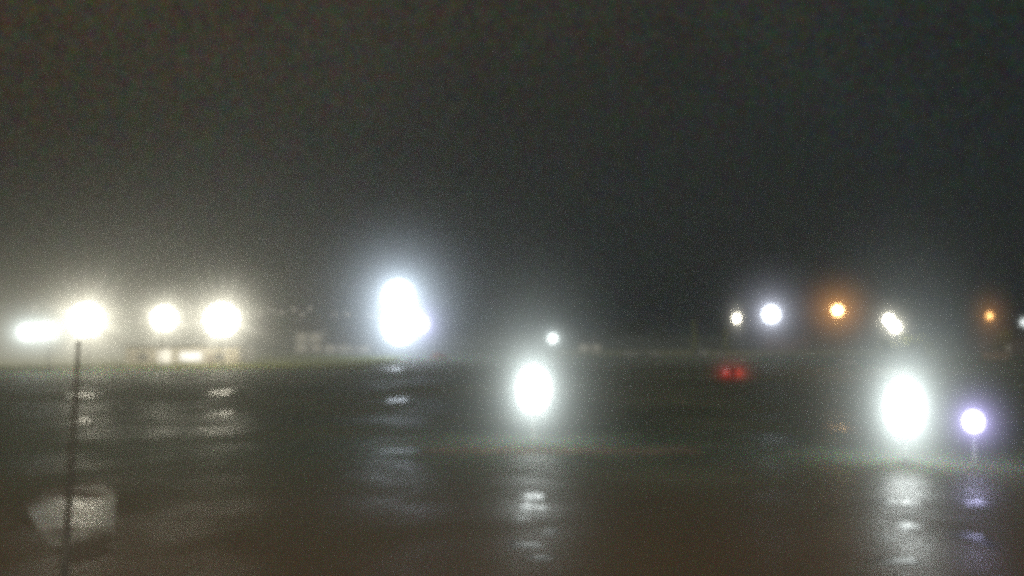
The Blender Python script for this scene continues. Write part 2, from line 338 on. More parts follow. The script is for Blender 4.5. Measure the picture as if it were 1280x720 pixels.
def kerb(name, x0, x1, y0, y1, label):
    bm = B(); add_prism(bm, [(y0, -0.05), (y1, -0.05), (y1, 0.13), (y1-0.03, 0.15), (y0+0.05, 0.15), (y0, 0.11)], x0, x1)
    return struct(name, bm, kerb_m, label)
kerb('kerb', -140, -31, 177.6, 178.0, 'kerb along the left grass strip')
kerb('kerb', 14, 128, 263.6, 264.0, 'kerb along the far right grass strip')
strip_m = wet_ground('wet_tan_concrete', (0.17, 0.14, 0.105), (0.27, 0.22, 0.165), 0.5, 0.7, 0.5, (1, 1, 1), 0.35, 0.65, 0.3, 5.0, grain_amt=0.25)
sheet('drain_strip', -6.0, 12.5, 55.4, 58.4, 0.004, strip_m, 'faint paler concrete strip crossing the lot behind the middle lamp', 60, 2)
bm = B(); add_prism(bm, [(-0.05, -0.05), (0.05, -0.05), (0.05, 0.022), (-0.05, 0.026)], 0, 3.3)
kb = struct('kerb', bm, kerb_m, 'kerb edge slanting past the left puddle'); kb.location = (-22.2, 38.7, 0); kb.rotation_euler = (0, 0, math.radians(-53))
hill_m = mat_pbr('dark_hillside', (0.035, 0.042, 0.025), 0.95, 0, 0.5, 0.05)
bm = B(); nx, ny = 60, 10; g = []
for j in range(ny+1):
    row = []
    for i in range(nx+1):
        x = -420 + 840*i/nx; t = j/ny
        h = (math.sin(PI*t*0.5)**2)*(5.5 + 2.5*noise.noise(Vector((x*0.012, t, 2.0))))*(1.0 if x < 0 else max(0.35, 1 - x/160))
        row.append(bm.verts.new((x, 318 + 240*t, h - 0.05)))
    g.append(row)
for j in range(ny):
    for i in range(nx): bm.faces.new((g[j][i], g[j][i+1], g[j+1][i+1], g[j+1][i]))
def hill_z(x, y):
    t = min(1, max(0, (y-318)/240)); return (math.sin(PI*t*0.5)**2)*(5.5 + 2.5*noise.noise(Vector((x*0.012, t, 2.0))))*(1.0 if x < 0 else max(0.35, 1 - x/160)) - 0.1
struct('hill', bm, hill_m, 'low dark hillside beyond the lot')

# ------------------------------------------------------------------ lamps
metal_dark = mat_pbr('painted_steel', (0.06, 0.06, 0.06), 0.45, 0.6, 0.3, 6)
metal_grey = mat_pbr('galvanised_steel', (0.28, 0.28, 0.27), 0.5, 0.8, 0.3, 6)
pole_pale = mat_pbr('pale_painted_steel', (0.5, 0.5, 0.48), 0.5, 0.0, 0.2, 6)
def lamp(name, label, D, heads, base_px=None, group=None, pole_mat=None, pole_r=0.11, core=0.68, Le=8.5, peak=3.4, rays=0.0, wide=None, reach=6.0, cat='lamp'):
    """heads: list of (px, py, rx_px, ry_px, globe colour, halo colour)"""
    pole_mat = pole_mat or metal_dark
    hx = sum(h[0] for h in heads)/len(heads)
    bx = X(base_px if base_px else hx, D, heads[0][1])
    root = thing(name, label, cat, (bx, D, 0), 0, group)
    q = core/F_PX*D
    hs = [(X(px, D, py) - bx, Z(py, D), rx*q, ry*q, col, hcol) for px, py, rx, ry, col, hcol in heads]
    post_top = len(hs) == 1 and abs(hs[0][0]) < hs[0][2]*0.6
    if post_top:
        x, z, ax, az = hs[0][:4]; py_, ztop = 0.0, z - az*0.97
    else:
        py_ = max(min(h[2], h[3]) for h in hs) + pole_r*2.2; ztop = max(h[1] for h in hs)
    bm = B(); add_tube(bm, [(0, py_, 0), (0, py_, 0.5), (0, py_, 0.52), (0, py_, ztop)], [pole_r*1.8, pole_r*1.8, pole_r, pole_r*0.7])
    obj('pole', bm, pole_mat, root, True)
    bm = B(); add_box(bm, -pole_r*3, pole_r*3, py_-pole_r*3, py_+pole_r*3, 0.0, 0.06); obj('base_plate', bm, pole_mat, root)
    for x, z, ax, az, col, hcol in hs:
        ay = min(ax, az)
        bm = B()
        if post_top: add_tube(bm, [(x, 0, z-az*1.02), (x, 0, z-az*0.97), (x, 0, z-az*0.86)], [pole_r*1.1, ax*0.34, ax*0.45], 16)
        else:
            add_tube(bm, [(x, ay*1.15, z), (x, ay*1.05, z), (x, ay*0.7, z)], [ax*0.25, ax*0.5, ax*0.62], 16)
            b2 = B(); add_tube(b2, [(0, py_, z-0.1), (x*0.5, py_*0.9+ay*0.115, z+0.05), (x, ay*1.1, z)], [pole_r*0.6]*3, 8); obj('arm', b2, pole_mat, root, True)
        head = obj('lamp_head', bm, pole_mat, root, True)
        bm = B(); add_ellipsoid(bm, (x, 0, z), ax, ay, az, 14, 8)
        obj('glowing_globe', bm, mat_glow(name+'_light', col, Le), head, True)
        if peak: add_halo((bx+x, D, z), ax/core, az/core, hcol, peak, reach, rays=rays, wide=wide)
    return root
WARM = (1.0, 0.93, 0.74); WHITE = (0.93, 1.0, 0.98); COOL = (0.80, 0.90, 1.0); BLUE = (0.62, 0.62, 1.0); AMBER = (1.0, 0.50, 0.16)
M_WARM = (1.0, 0.96, 0.78); M_WHITE = (0.88, 1.0, 0.98); M_COOL = (0.72, 0.86, 1.0); M_BLUE = (0.55, 0.5, 1.0); M_AMBER = (1.0, 0.42, 0.10)
lamp('floodlight', 'wide flat white floodlight at the far left edge', 161, [(34, 415, 14, 12, WHITE, M_WHITE), (57, 414, 14, 11, WHITE, M_WHITE)], 58, core=0.5, Le=10, peak=2.6, wide=(2.6, 0.16))
lamp('street_lamp', 'large round warm white lamp directly above the slender dark pole', 161, [(108, 400, 27, 27, WARM, M_WARM)], 112, reach=7, Le=15, rays=2.2, peak=2.7)
lamp('street_lamp', 'smaller round warm lamp, middle one of the three round lamps on the left', 178, [(205, 398, 19, 19, WARM, M_WARM)], 203, reach=7, Le=12, rays=2.2, peak=2.7)
lamp('street_lamp', 'large round warm white lamp, rightmost of the three round lamps', 185, [(277, 400, 27, 27, WARM, M_WARM)], 279, reach=7, Le=14, rays=2.2, peak=2.7)
lamp('floodlight_mast', 'tall stacked blue white floodlights on a far mast', 240, [(498, 371, 26, 28, COOL, M_COOL), (500, 407, 29, 32, COOL, M_COOL), (525, 405, 12, 12, BLUE, M_BLUE)], 508, Le=7.5, reach=7, wide=(2.6, 0.14))
lamp('area_lamp', 'big upright oval white lamp standing out in the middle of the lot', 60, [(667, 487, 27.5, 39, WHITE, M_WHITE)], 667, pole_mat=pole_pale, pole_r=0.07, wide=(3.0, 0.11))
lamp('area_lamp', 'tallest oval white lamp on the right beside the small violet lamp', 52, [(1131, 510, 31, 49, WHITE, M_WHITE)], 1131, pole_mat=pole_pale, pole_r=0.07, wide=(3.0, 0.11))
lamp('bollard_lamp', 'small violet white lamp to the right of the tall oval lamp', 51, [(1217, 527, 14, 16, BLUE, M_BLUE)], 1217, pole_mat=pole_pale, pole_r=0.05, Le=15, wide=(2.4, 0.3))
lamp('street_lamp', 'tiny white star-like lamp above the middle oval lamp', 230, [(691, 423, 5, 5, WHITE, M_WHITE)], 692, Le=6, rays=2.0, wide=(4, 0.12))
lamp('street_lamp', 'tiny warm lamp on a thin pole left of the round blue white lamp', 268, [(921, 398, 3.2, 5.5, WARM, M_WARM)], 926, Le=24, wide=(4, 0.12))
lamp('street_lamp', 'round bluish white lamp between the tiny warm lamp and the amber lamp', 230, [(964, 393, 12.5, 13.5, COOL, (0.8, 0.84, 1.0))], 968, wide=(3.4, 0.16))
lamp('street_lamp', 'bright amber sodium lamp with an orange halo', 172, [(1047, 388, 6.5, 6.5, (1.0, 0.62, 0.25), M_AMBER)], 1051, Le=34, peak=2.2, reach=8, wide=(5.0, 0.42), rays=1.2)
lamp('street_lamp', 'twin headed warm white lamp on a pole above green plants', 190, [(1111, 400, 5.5, 6.5, WARM, M_WARM), (1119, 409, 6, 6, WARM, M_WARM)], 1131, pole_mat=pole_pale, Le=30, rays=0.8, wide=(3.5, 0.12))
lamp('street_lamp', 'small dim amber lamp near the right edge', 230, [(1237, 395, 3.2, 4.5, AMBER, M_AMBER)], 1221, Le=8, peak=1.4, reach=8, wide=(6, 0.20))
lamp('street_lamp', 'white lamp cut off by the right edge of the photo', 200, [(1280, 403, 3.5, 4.5, WHITE, M_WHITE)], 1284, Le=3, peak=1.6)

# far row of tiny lamps on the hillside
for k, (px, py) in enumerate([(327, 392), (340, 388), (352, 391), (368, 387), (379, 394), (388, 386), (419, 393), (435, 393), (465, 395), (160, 404), (243, 400), (44, 385)]):
    D = 352 + (k*37) % 40
    if k == 0:
        D0 = D; zb = hill_z(X(px, D), D)
        h = Z(py, D) - zb
        far = thing('hillside_lamp', 'tiny faint lamp in the distant row between the round lamps and the stacked floodlights', 'lamp', (X(px, D), D, zb), 0, 'tiny distant lamps on the hillside')
        bm = B(); add_tube(bm, [(0, 0, 0), (0, 0, h)], [0.14, 0.09], 8); obj('pole', bm, metal_dark, far, True)
        bm = B(); add_tube(bm, [(0, 0, h), (0, -0.5, h+0.35), (0, -1.2, h+0.3)], [0.07, 0.06, 0.05], 6); obj('arm', bm, metal_dark, far, True)
        bm = B(); add_box(bm, -0.28, 0.28, -1.9, -1.1, h+0.2, h+0.4); hd = obj('lamp_head', bm, metal_dark, far, bevel=0.04)
        bm = B(); add_ellipsoid(bm, (0, -1.5, h+0.05), 0.55, 0.4, 0.5, 10, 6); obj('glowing_globe', bm, mat_glow('far_lamp_light', (1.0, 0.9, 0.75), 1.1), hd, True)
        H0 = h
    else:
        zb = hill_z(X(px, D), D); sz = (Z(py, D) - zb)/H0
        lab = 'tiny faint lamp in the distant row between the round lamps and the stacked floodlights'
        grp = 'tiny distant lamps on the hillside'
        if px == 160: lab, grp = 'tiny faint distant lamp between the first and second round lamps', None
        if px == 243: lab, grp = 'tiny distant lamp between the second and third round lamps', None
        if px == 44: lab, grp = 'tiny distant lamp above the wide flat floodlight', None
        o = dup(far, (X(px, D), D, zb), 0, lab, grp, (1, 1, sz))
        if grp is None: del o['group']

# ------------------------------------------------------------------ slender pole close to the camera
metal_post = mat_pbr('weathered_post', (0.34, 0.325, 0.295), 0.7, 0.0, 0.25, 3)
PX = [X(80.5, 20, 715), X(84.5, 20, 647), X(95, 20, 495), X(98, 20, 430)]; PZ = [Z(715, 20), Z(647, 20), Z(495, 20), Z(430, 20)]
base_x = PX[0] - (PX[1]-PX[0])/(PZ[1]-PZ[0])*PZ[0]
root = thing('slender_pole', 'slender dark tapered pole standing in front of the shining patch on the left', 'pole', (base_x, 20, 0))
bm = B(); add_tube(bm, [(0, 0, 0)] + [(x-base_x, 0, z) for x, z in zip(PX, PZ)], [0.098, 0.088, 0.078, 0.050, 0.038], 16); obj('shaft', bm, metal_post, root, True)
bm = B(); add_box(bm, -0.22, 0.22, -0.22, 0.22, 0, 0.05)
for sx in (-1, 1):
    for sy in (-1, 1): add_tube(bm, [(sx*0.16, sy*0.16, 0.05), (sx*0.16, sy*0.16, 0.10)], [0.022]*2, 6)
obj('base_plate', bm, metal_dark, root)
bm = B(); add_ellipsoid(bm, (PX[3]-base_x, 0, PZ[3]+0.03), 0.065, 0.065, 0.05, 12, 8); obj('cap', bm, metal_dark, root, True)

# ------------------------------------------------------------------ buildings
def lit_mat(name, col, s): return mat_glow(name, col, s)
wall_beige = mat_pbr('beige_render', (0.42, 0.37, 0.29), 0.85, 0, 0.2, 0.8)
wall_pale = mat_pbr('pale_siding', (0.55, 0.52, 0.46), 0.8, 0, 0.15, 1.2)
wall_brick = mat_pbr('brown_brick', (0.22, 0.13, 0.09), 0.85, 0, 0.3, 2.5)
roof_m = mat_pbr('dark_shingle', (0.05, 0.048, 0.045), 0.8, 0, 0.3, 3)
trim_m = mat_pbr('white_trim', (0.6, 0.58, 0.54), 0.6, 0, 0.1, 4)
glass_m = mat_pbr('dark_glass', (0.03, 0.035, 0.04), 0.12, 0, 0.2, 2, bump=0)
door_m = mat_pbr('door_paint', (0.16, 0.10, 0.07), 0.5, 0, 0.2, 4)
def window(root, x, z, w, h, y, pane_mat):
    bm = B(); t = 0.09
    add_box(bm, x-w/2-t, x+w/2+t, y-0.10, y+0.02, z+h/2, z+h/2+t); add_box(bm, x-w/2-t, x+w/2+t, y-0.16, y+0.02, z-h/2-t, z-h/2)
    add_box(bm, x-w/2-t, x-w/2, y-0.10, y+0.02, z-h/2, z+h/2); add_box(bm, x+w/2, x+w/2+t, y-0.10, y+0.02, z-h/2, z+h/2)
    add_box(bm, x-0.03, x+0.03, y-0.08, y+0.02, z-h/2, z+h/2)
    f = obj('window', bm, trim_m, root)
    bm = B(); add_box(bm, x-w/2, x-0.03, y-0.05, y-0.02, z-h/2, z+h/2); add_box(bm, x+0.03, x+w/2, y-0.05, y-0.02, z-h/2, z+h/2); obj('pane', bm, pane_mat, f)
def house(label, x, y, w, d, h, roof_h, wall, wins, door=None, chimney=True, flat=False, group=None, name='house', z0=0.0):
    root = thing(name, label, 'house' if not flat else 'building', (x, y, z0), 0, group)
    bm = B(); add_box(bm, -w/2, w/2, 0, d, 0, h)
    if not flat:
        for sx in (-1, 1):
            a = [bm.verts.new((sx*w/2*0.999, yy, zz)) for yy, zz in ((0.05, h+0.002), (d-0.05, h+0.002), (d/2, h+roof_h*0.97))]; bm.faces.new(a)
    obj('wall', bm, wall, root)
    bm = B()
    if flat:
        add_box(bm, -w/2-0.4, w/2+0.4, -0.4, d+0.4, h+0.003, h+0.45)
    else:
        o_ = 0.5; th = 0.18
        add_prism(bm, [(-o_, h-0.15), (-o_, h-0.15+th), (d/2, h+roof_h+th), (d+o_, h-0.15+th), (d+o_, h-0.15), (d/2, h+roof_h)], -w/2-0.4, w/2+0.4)
    rf = obj('roof', bm, roof_m, root)
    if chimney and not flat:
        bm = B(); add_box(bm, w*0.22, w*0.22+0.9, d*0.5-0.4, d*0.5+0.4, h+roof_h*0.6, h+roof_h+1.1); add_box(bm, w*0.22-0.08, w*0.22+0.98, d*0.5-0.48, d*0.5+0.48, h+roof_h+1.1, h+roof_h+1.22); obj('chimney', bm, wall_brick, rf)
    for (wx, wz, ww, wh, pm) in wins: window(root, wx, wz, ww, wh, -0.003, pm)
    if door is not None:
        bm = B(); add_box(bm, door-0.5, door+0.5, -0.06, -0.003, 0.02, 2.1); dr = obj('door', bm, door_m, root)
        bm = B(); add_ellipsoid(bm, (door+0.38, -0.1, 1.0), 0.05, 0.05, 0.05, 8, 6); obj('handle', bm, metal_grey, dr)
    return root
lit_warm = lit_mat('lit_interior_warm', (1.0, 0.93, 0.74), 0.85)
dim_warm = lit_mat('added_window_glow', (1.0, 0.9, 0.68), 0.24)  # glowing panes added to brighten the fronts of the far houses
lit_white = lit_mat('lit_interior_white', (1.0, 0.96, 0.86), 1.1)
bx = X(228, 196)
house('low beige flat roofed building with two brightly lit windows below the middle round lamp', bx, 196, 26, 12, 4.0, 0, wall_beige,
      [(X(206, 196)-bx, 1.9, 2.9, 3.0, lit_warm), (X(239, 196)-bx, 1.9, 5.0, 1.9, lit_white), (8.5, 1.9, 2.0, 1.4, glass_m), (-9.0, 1.9, 2.0, 1.4, glass_m)], door=3.0+3.4, flat=True, name='lit_building')
add_halo((X(206, 194), 194, 1.9), 1.7, 1.7, M_WARM, 0.6, 6)
add_halo((X(239, 194), 194, 1.9), 2.6, 1.3, M_WARM, 0.7, 6)
house('tall pale gabled house beyond the grass strip, right of the round lamps', X(386, 292), 292, 9.5, 9, 7.5, 3.0, wall_pale, [(-2.7, 1.7, 2.6, 2.0, dim_warm), (2.8, 1.7, 2.4, 2.0, dim_warm), (-2.5, 5.3, 2.8, 2.2, dim_warm), (2.3, 5.3, 2.8, 2.2, dim_warm)], door=0.2)
house('small pale bungalow with added glowing windows beside the tall gabled house', X(420, 285), 285, 8, 7, 3.2, 1.6, wall_pale, [(-1.8, 1.8, 2.6, 1.8, dim_warm), (2.5, 1.8, 1.6, 1.6, dim_warm)], door=0.4)
house('long low pale bungalow left of the stacked floodlights', X(446, 288), 288, 9, 7, 2.9, 1.4, wall_pale, [(-2.6, 1.6, 2.2, 1.3, dim_warm), (2.6, 1.6, 2.2, 1.3, dim_warm)], door=0.0, chimney=False)
house('dim pale house just right of the tiny star-like lamp', X(737, 300), 300, 8, 7, 3.2, 1.8, wall_pale, [(-2.0, 1.7, 2.4, 1.6, dim_warm), (2.4, 1.7, 1.8, 1.6, dim_warm)], door=0.3)
house('dark brick house on the right behind the bluish lamp', X(985, 320), 320, 16, 9, 5.5, 2.8, wall_brick, [(-5, 1.8, 1.5, 1.5, glass_m), (0.5, 4.2, 1.5, 1.4, glass_m), (5, 1.8, 1.5, 1.5, glass_m)], door=-1.5)
house('dark brick house at the far right edge behind the dim amber lamp', X(1256, 290), 290, 18, 9, 5.5, 2.8, wall_brick, [(-5, 1.8, 1.5, 1.5, glass_m), (1, 1.8, 1.5, 1.5, dim_warm), (5.5, 1.8, 1.5, 1.5, glass_m)], door=-1.8)
# long low wall lit amber
root = thing('boundary_wall', 'low brown masonry wall lit amber under the dim amber lamp', 'wall', (X(1245, 233), 233, 0))
bm = B(); add_box(bm, -3.8, 3.8, 0, 0.3, 0, 1.9); obj('wall_body', bm, mat_pbr('tan_block', (0.5, 0.36, 0.24), 0.85, 0, 0.25, 2), root)
bm = B(); add_box(bm, -3.9, 3.9, -0.06, 0.36, 1.903, 2.05); obj('coping', bm, kerb_m, root, bevel=0.02)

# ------------------------------------------------------------------ vehicles
tyre_m = mat_pbr('tyre_rubber', (0.02, 0.02, 0.02), 0.85, 0, 0.2, 8); rim_m = mat_pbr('rim_alloy', (0.45, 0.45, 0.46), 0.35, 0.9, 0.1, 8)
trimb = mat_pbr('black_trim', (0.03, 0.03, 0.03), 0.5, 0, 0.2, 8); plate_m = mat_pbr('plain_plate', (0.6, 0.6, 0.55), 0.5, 0, 0.1, 8)
lens_red = mat_pbr('red_lens', (0.35, 0.02, 0.02), 0.2, 0, 0.1, 8); lens_clear = mat_pbr('clear_lens', (0.7, 0.7, 0.68), 0.15, 0, 0.1, 8)
def vehicle(name, label, cat, x, y, rot, kind, paint, tail=None, group=None):
    """nose towards local -Y"""
    root = thing(name, label, cat, (x, y, 0), rot, group)
    if kind == 'car':
        Lh, W, lo = 2.2, 0.88, [(-2.2, 0.35), (-2.2, 0.62), (-2.05, 0.78), (-0.95, 0.93), (1.75, 0.98), (2.15, 0.92), (2.2, 0.45), (2.05, 0.28), (-2.0, 0.28)]
        up = [(-1.0, 0.935), (-0.25, 1.42), (0.2, 1.47), (1.0, 1.45), (1.85, 0.985)]; axles = (-1.35, 1.35); wr = 0.32
    else:
        Lh, W, lo = 2.6, 1.0, [(-2.6, 0.4), (-2.6, 0.85), (-2.45, 1.05), (-1.75, 1.2), (2.6, 1.2), (2.6, 0.5), (2.45, 0.35), (-2.45, 0.35)]
        up = [(-1.75, 1.203), (-1.15, 1.95), (-0.8, 2.05), (2.35, 2.05), (2.58, 1.203)]; axles = (-1.65, 1.6); wr = 0.36
    bm = B(); add_prism(bm, lo, -W, W); obj('body', bm, paint, root, bevel=0.05)
    bm = B(); add_prism(bm, up, -W*0.95, W*0.95)
    zm = max(p[1] for p in up)
    for v in bm.verts:
        if v.co.z > zm - 0.15: v.co.x *= 0.84
    obj('cabin', bm, paint, root, bevel=0.04)
    (y0, z0), (y1, z1) = up[0], up[1]
    def quad(bm, pts): bm.faces.new([bm.verts.new(p) for p in pts])
    bm = B(); dz = Vector((0, -(z1-z0), (y1-y0))).normalized()*0.012
    f = lambda t, sx: (sx*W*(0.95*(1-t)+0.80*t)*0.9, y0+(y1-y0)*t + dz.y*1.0, z0+(z1-z0)*t + abs(dz.z))
    quad(bm, [f(0.1, -1), f(0.1, 1), f(0.9, 1), f(0.9, -1)]); obj('windscreen', bm, glass_m, root)
    (y0, z0), (y1, z1) = up[-1], up[-2]
    bm = B(); f2 = lambda t, sx: (sx*W*(0.95*(1-t)+0.80*t)*0.9, y0+(y1-y0)*t+0.015, z0+(z1-z0)*t+0.012)
    quad(bm, [f2(0.15, -1), f2(0.15, 1), f2(0.9, 1), f2(0.9, -1)]); obj('rear_window', bm, glass_m, root)
    for sx in (-1, 1):
        bm = B(); mid = (up[1][0] + up[-2][0])/2; zb, zt = up[0][1]+0.06, zm-0.14
        for a, b_ in ((up[0][0]+0.35, mid-0.05), (mid+0.05, up[-1][0]-0.4)):
            xb, xt = sx*(W*0.95*0.985+0.02), sx*(W*0.87+0.02)
            quad(bm, [(xb, a, zb), (xb, b_, zb), (xt, b_-(0.15 if b_ > mid else 0), zt), (xt, a+(0.3 if a < mid else 0), zt)])
        obj('side_window', bm, glass_m, root)
        for ay in axles:
            bm = B(); add_tube(bm, [(sx*(W-0.16), ay, wr), (sx*(W+0.02), ay, wr)], [wr, wr], 20); wh = obj('wheel', bm, tyre_m, root)
            bm = B(); add_tube(bm, [(sx*(W+0.0), ay, wr), (sx*(W+0.035), ay, wr)], [wr*0.62, wr*0.55], 14); obj('rim', bm, rim_m, wh)
        zt = lo[1][1]
        bm = B(); add_ellipsoid(bm, (sx*W*0.74, -Lh-0.0, zt-0.03), 0.2, 0.07, 0.09, 10, 6); obj('headlight', bm, lens_clear, root, True)
        bm = B(); add_box(bm, sx*W*0.92-0.13, sx*W*0.92+0.06 if sx < 0 else sx*W*0.92+0.06, Lh-0.05, Lh+0.03, (0.7 if kind == 'car' else 0.85), (0.88 if kind == 'car' else 1.25)); obj('taillight', bm, tail or lens_red, root, bevel=0.015)
        bm = B(); add_box(bm, sx*(W+0.0), sx*(W+0.16), up[0][0]+0.3, up[0][0]+0.42, up[0][1]+0.02, up[0][1]+0.16); obj('mirror', bm, paint, root)
    bm = B(); add_box(bm, -W*0.97, W*0.97, Lh-0.03, Lh+0.08, 0.36, 0.55); obj('rear_bumper', bm, trimb, root, bevel=0.03)
    bm = B(); add_box(bm, -W*0.97, W*0.97, -Lh-0.08, -Lh+0.03, 0.36, 0.52); obj('front_bumper', bm, trimb, root, bevel=0.03)
    bm = B(); add_box(bm, -0.26, 0.26, Lh+0.082, Lh+0.095, 0.42, 0.53); obj('number_plate', bm, plate_m, root)
    return root
white_p = mat_pbr('white_paint', (0.75, 0.74, 0.70), 0.3, 0, 0.06, 2, coat=0.6, bump=0); silver_p = mat_pbr('silver_paint', (0.42, 0.42, 0.42), 0.3, 0.5, 0.06, 2, coat=0.6, bump=0)
red_p = mat_pbr('dull_red_paint', (0.45, 0.16, 0.13), 0.35, 0, 0.08, 2, coat=0.5, bump=0); dark_p = mat_pbr('dark_paint', (0.05, 0.045, 0.045), 0.3, 0, 0.1, 2, coat=0.6, bump=0)
tail_on = mat_glow('tail_lamp_lit', (1.0, 0.04, 0.02), 1.2)
D = 140
vehicle('parked_van', 'dark van seen from behind with both red tail lights lit', 'van', X(910, D), D, PI, 'van', dark_p, tail_on)
for px in (902, 918): add_halo((X(px, D)+0.0, D-2.75, 1.05), 0.62, 0.6, (1.0, 0.07, 0.04), 0.55, 6, wide=(3.5, 0.10))
vehicle('parked_van', 'white van parked at the far edge below the tiny warm lamp pole', 'van', X(876, 258), 258, 0.2, 'van', white_p)
vehicle('parked_car', 'pale car parked just right of the white van', 'car', X(902, 256), 256, -0.4, 'car', white_p)
vehicle('parked_car', 'dull red car parked right of the stacked floodlights', 'car', X(549, 236), 236, 0.9, 'car', red_p)
for k, (px, c, lab) in enumerate([(789, white_p, 'pale car, leftmost of the three parked at the far edge'), (802, silver_p, 'silver car, middle one of three parked at the far edge'), (818, white_p, 'pale car, rightmost of the three parked at the far edge')]):
    vehicle('parked_car', lab, 'car', X(px, 255), 255+k, 1.3, 'car', c, None, 'cars parked at the far edge')

vehicle('parked_car', 'pale car parked under the bright amber lamp', 'car', X(1058, 186), 186, PI+0.5, 'car', white_p)
# ------------------------------------------------------------------ trees and plants
def leaf_mat(name, lo, hi):
    m, nt, out = new_mat(name); L = nt.links.new
    b = N(nt, 'ShaderNodeBsdfPrincipled', i_Roughness=0.6); tc = N(nt, 'ShaderNodeTexCoord')
    n1 = N(nt, 'ShaderNodeTexNoise', i_Scale=0.8, i_Detail=3.0); L(tc.outputs['Object'], n1.inputs['Vector'])
    r = ramp(nt, n1.outputs['Fac'], [(0.35, lo), (0.65, hi)]); L(r.outputs[0], b.inputs['Base Color']); L(b.outputs[0], out.inputs[0]); return m
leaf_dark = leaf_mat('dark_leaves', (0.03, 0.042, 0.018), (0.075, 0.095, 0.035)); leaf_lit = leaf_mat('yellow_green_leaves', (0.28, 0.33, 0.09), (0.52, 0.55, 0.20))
bark = mat_pbr('bark', (0.16, 0.12, 0.085), 0.9, 0, 0.4, 4)
bark_pale = mat_pbr('pale_bark', (0.5, 0.43, 0.3), 0.85, 0, 0.25, 3)
def leaf_cloud(bm, c, r, n, size, rnd, squash=0.8):
    for _ in range(n):
        d = Vector((rnd.gauss(0, 1), rnd.gauss(0, 1), rnd.gauss(0, 1))).normalized() * r * (rnd.random()**0.45)
        p = Vector(c) + Vector((d.x, d.y, d.z*squash))
        u = Vector((rnd.gauss(0, 1), rnd.gauss(0, 1), rnd.gauss(0, 0.7))).normalized(); v = u.cross(Vector((rnd.gauss(0, 1), rnd.gauss(0, 1), rnd.gauss(0, 1)))).normalized()
        s_ = size*rnd.uniform(0.6, 1.3)
        bm.faces.new([bm.verts.new(p + u*s_), bm.verts.new(p + v*s_*0.6), bm.verts.new(p - u*s_), bm.verts.new(p - v*s_*0.6)])
def tree(label, x, y, z, h, spread, seed, leaves=leaf_dark, group='trees on the dark skyline', bk=bark, columnar=False, cat='tree', dens=70):
    rnd = random.Random(seed); root = thing('tree', label, cat, (x, y, z), rnd.uniform(0, 6), group)
    bm = B(); th = h*(0.75 if not columnar else 0.9); lean = [(0, 0, -0.3), (rnd.uniform(-.1, .1)*h*0.3, rnd.uniform(-.1, .1)*h*0.3, th*0.5), (rnd.uniform(-.1, .1)*h*0.4, rnd.uniform(-.1, .1)*h*0.4, th)]
    add_tube(bm, lean, [h*0.03, h*0.02, h*0.006], 10)
    cl = []
    for k in range(9):
        t = rnd.uniform(0.38, 0.95); a = rnd.uniform(0, 2*PI); base = Vector(lean[1]).lerp(Vector(lean[2]), max(0, (t-0.5)*2)) if t > 0.5 else Vector(lean[0]).lerp(Vector(lean[1]), t*2)
        rr = spread*rnd.uniform(0.4, 1.0)*(1.15-t*0.6)
        tip = base + Vector((math.cos(a)*rr, math.sin(a)*rr, h*rnd.uniform(0.05, 0.16)))
        add_tube(bm, [base, (base+tip)/2 + Vector((0, 0, h*0.02)), tip], [h*0.010, h*0.007, h*0.003], 6); cl.append((tip, spread*rnd.uniform(0.3, 0.5)))
    obj('trunk', bm, bk, root, True)
    bm = B()
    for c_, r_ in cl + [(Vector(lean[2])+Vector((0, 0, h*0.05)), spread*0.45), (Vector(lean[1])+Vector((0, 0, h*0.2)), spread*0.5)]: leaf_cloud(bm, c_, r_, dens, h*0.03, rnd)
    obj('crown', bm, leaves, root); return root
protos = [tree('dark tree on the dim skyline beyond the lot', -130, 372, hill_z(-130, 372)-0.2, 10.5, 4.0, 11), tree('dark tree on the dim skyline beyond the lot', -60, 380, hill_z(-60, 380)-0.2, 9, 4.6, 12), tree('dark tree on the dim skyline beyond the lot', 20, 340, 0.2, 12, 4.4, 13)]
rnd = random.Random(5)
for px, D in [(20, 360), (75, 380), (135, 350), (175, 372), (250, 384), (300, 360), (345, 395), (405, 372), (560, 352), (590, 340), (618, 366), (648, 345), (700, 352), (728, 372), (756, 336), (772, 350), (800, 342), (826, 356), (845, 338), (905, 350), (940, 344), (1010, 352), (1060, 345), (1095, 352), (1170, 340), (1205, 356), (1262, 345)]:
    x = X(px, D); s_ = rnd.uniform(0.75, 1.2)
    dup(protos[rnd.randrange(3)], (x, D, hill_z(x, D)-0.2), rnd.uniform(0, 6.28), 'dark tree on the dim skyline beyond the lot', None, (s_*rnd.uniform(0.9, 1.2), s_, s_))
def column(label, px, D, z, h, r_, seed):
    rnd = random.Random(seed); root = thing('columnar_tree', label, 'tree', (X(px, D), D, z))
    bm = B(); add_tube(bm, [(0, 0, -0.2), (0.05, 0, h*0.5), (0, 0, h*0.96)], [0.22, 0.14, 0.03], 8); obj('trunk', bm, bark_pale, root, True)
    bm = B(); n = 14
    for k in range(n):
        t = k/(n-1); leaf_cloud(bm, (rnd.uniform(-.2, .2), rnd.uniform(-.2, .2), h*(0.08+0.9*t)), r_*(0.65+0.5*math.sin(PI*min(1, 0.25+t*0.75)))*rnd.uniform(.8, 1.1), 60, 0.22, rnd, 1.2)
    obj('crown', bm, leaf_lit, root); return root
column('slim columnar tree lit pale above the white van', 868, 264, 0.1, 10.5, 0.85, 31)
column('shorter slim columnar tree just under the tiny warm lamp', 907, 262, 0.1, 8.2, 0.8, 32)
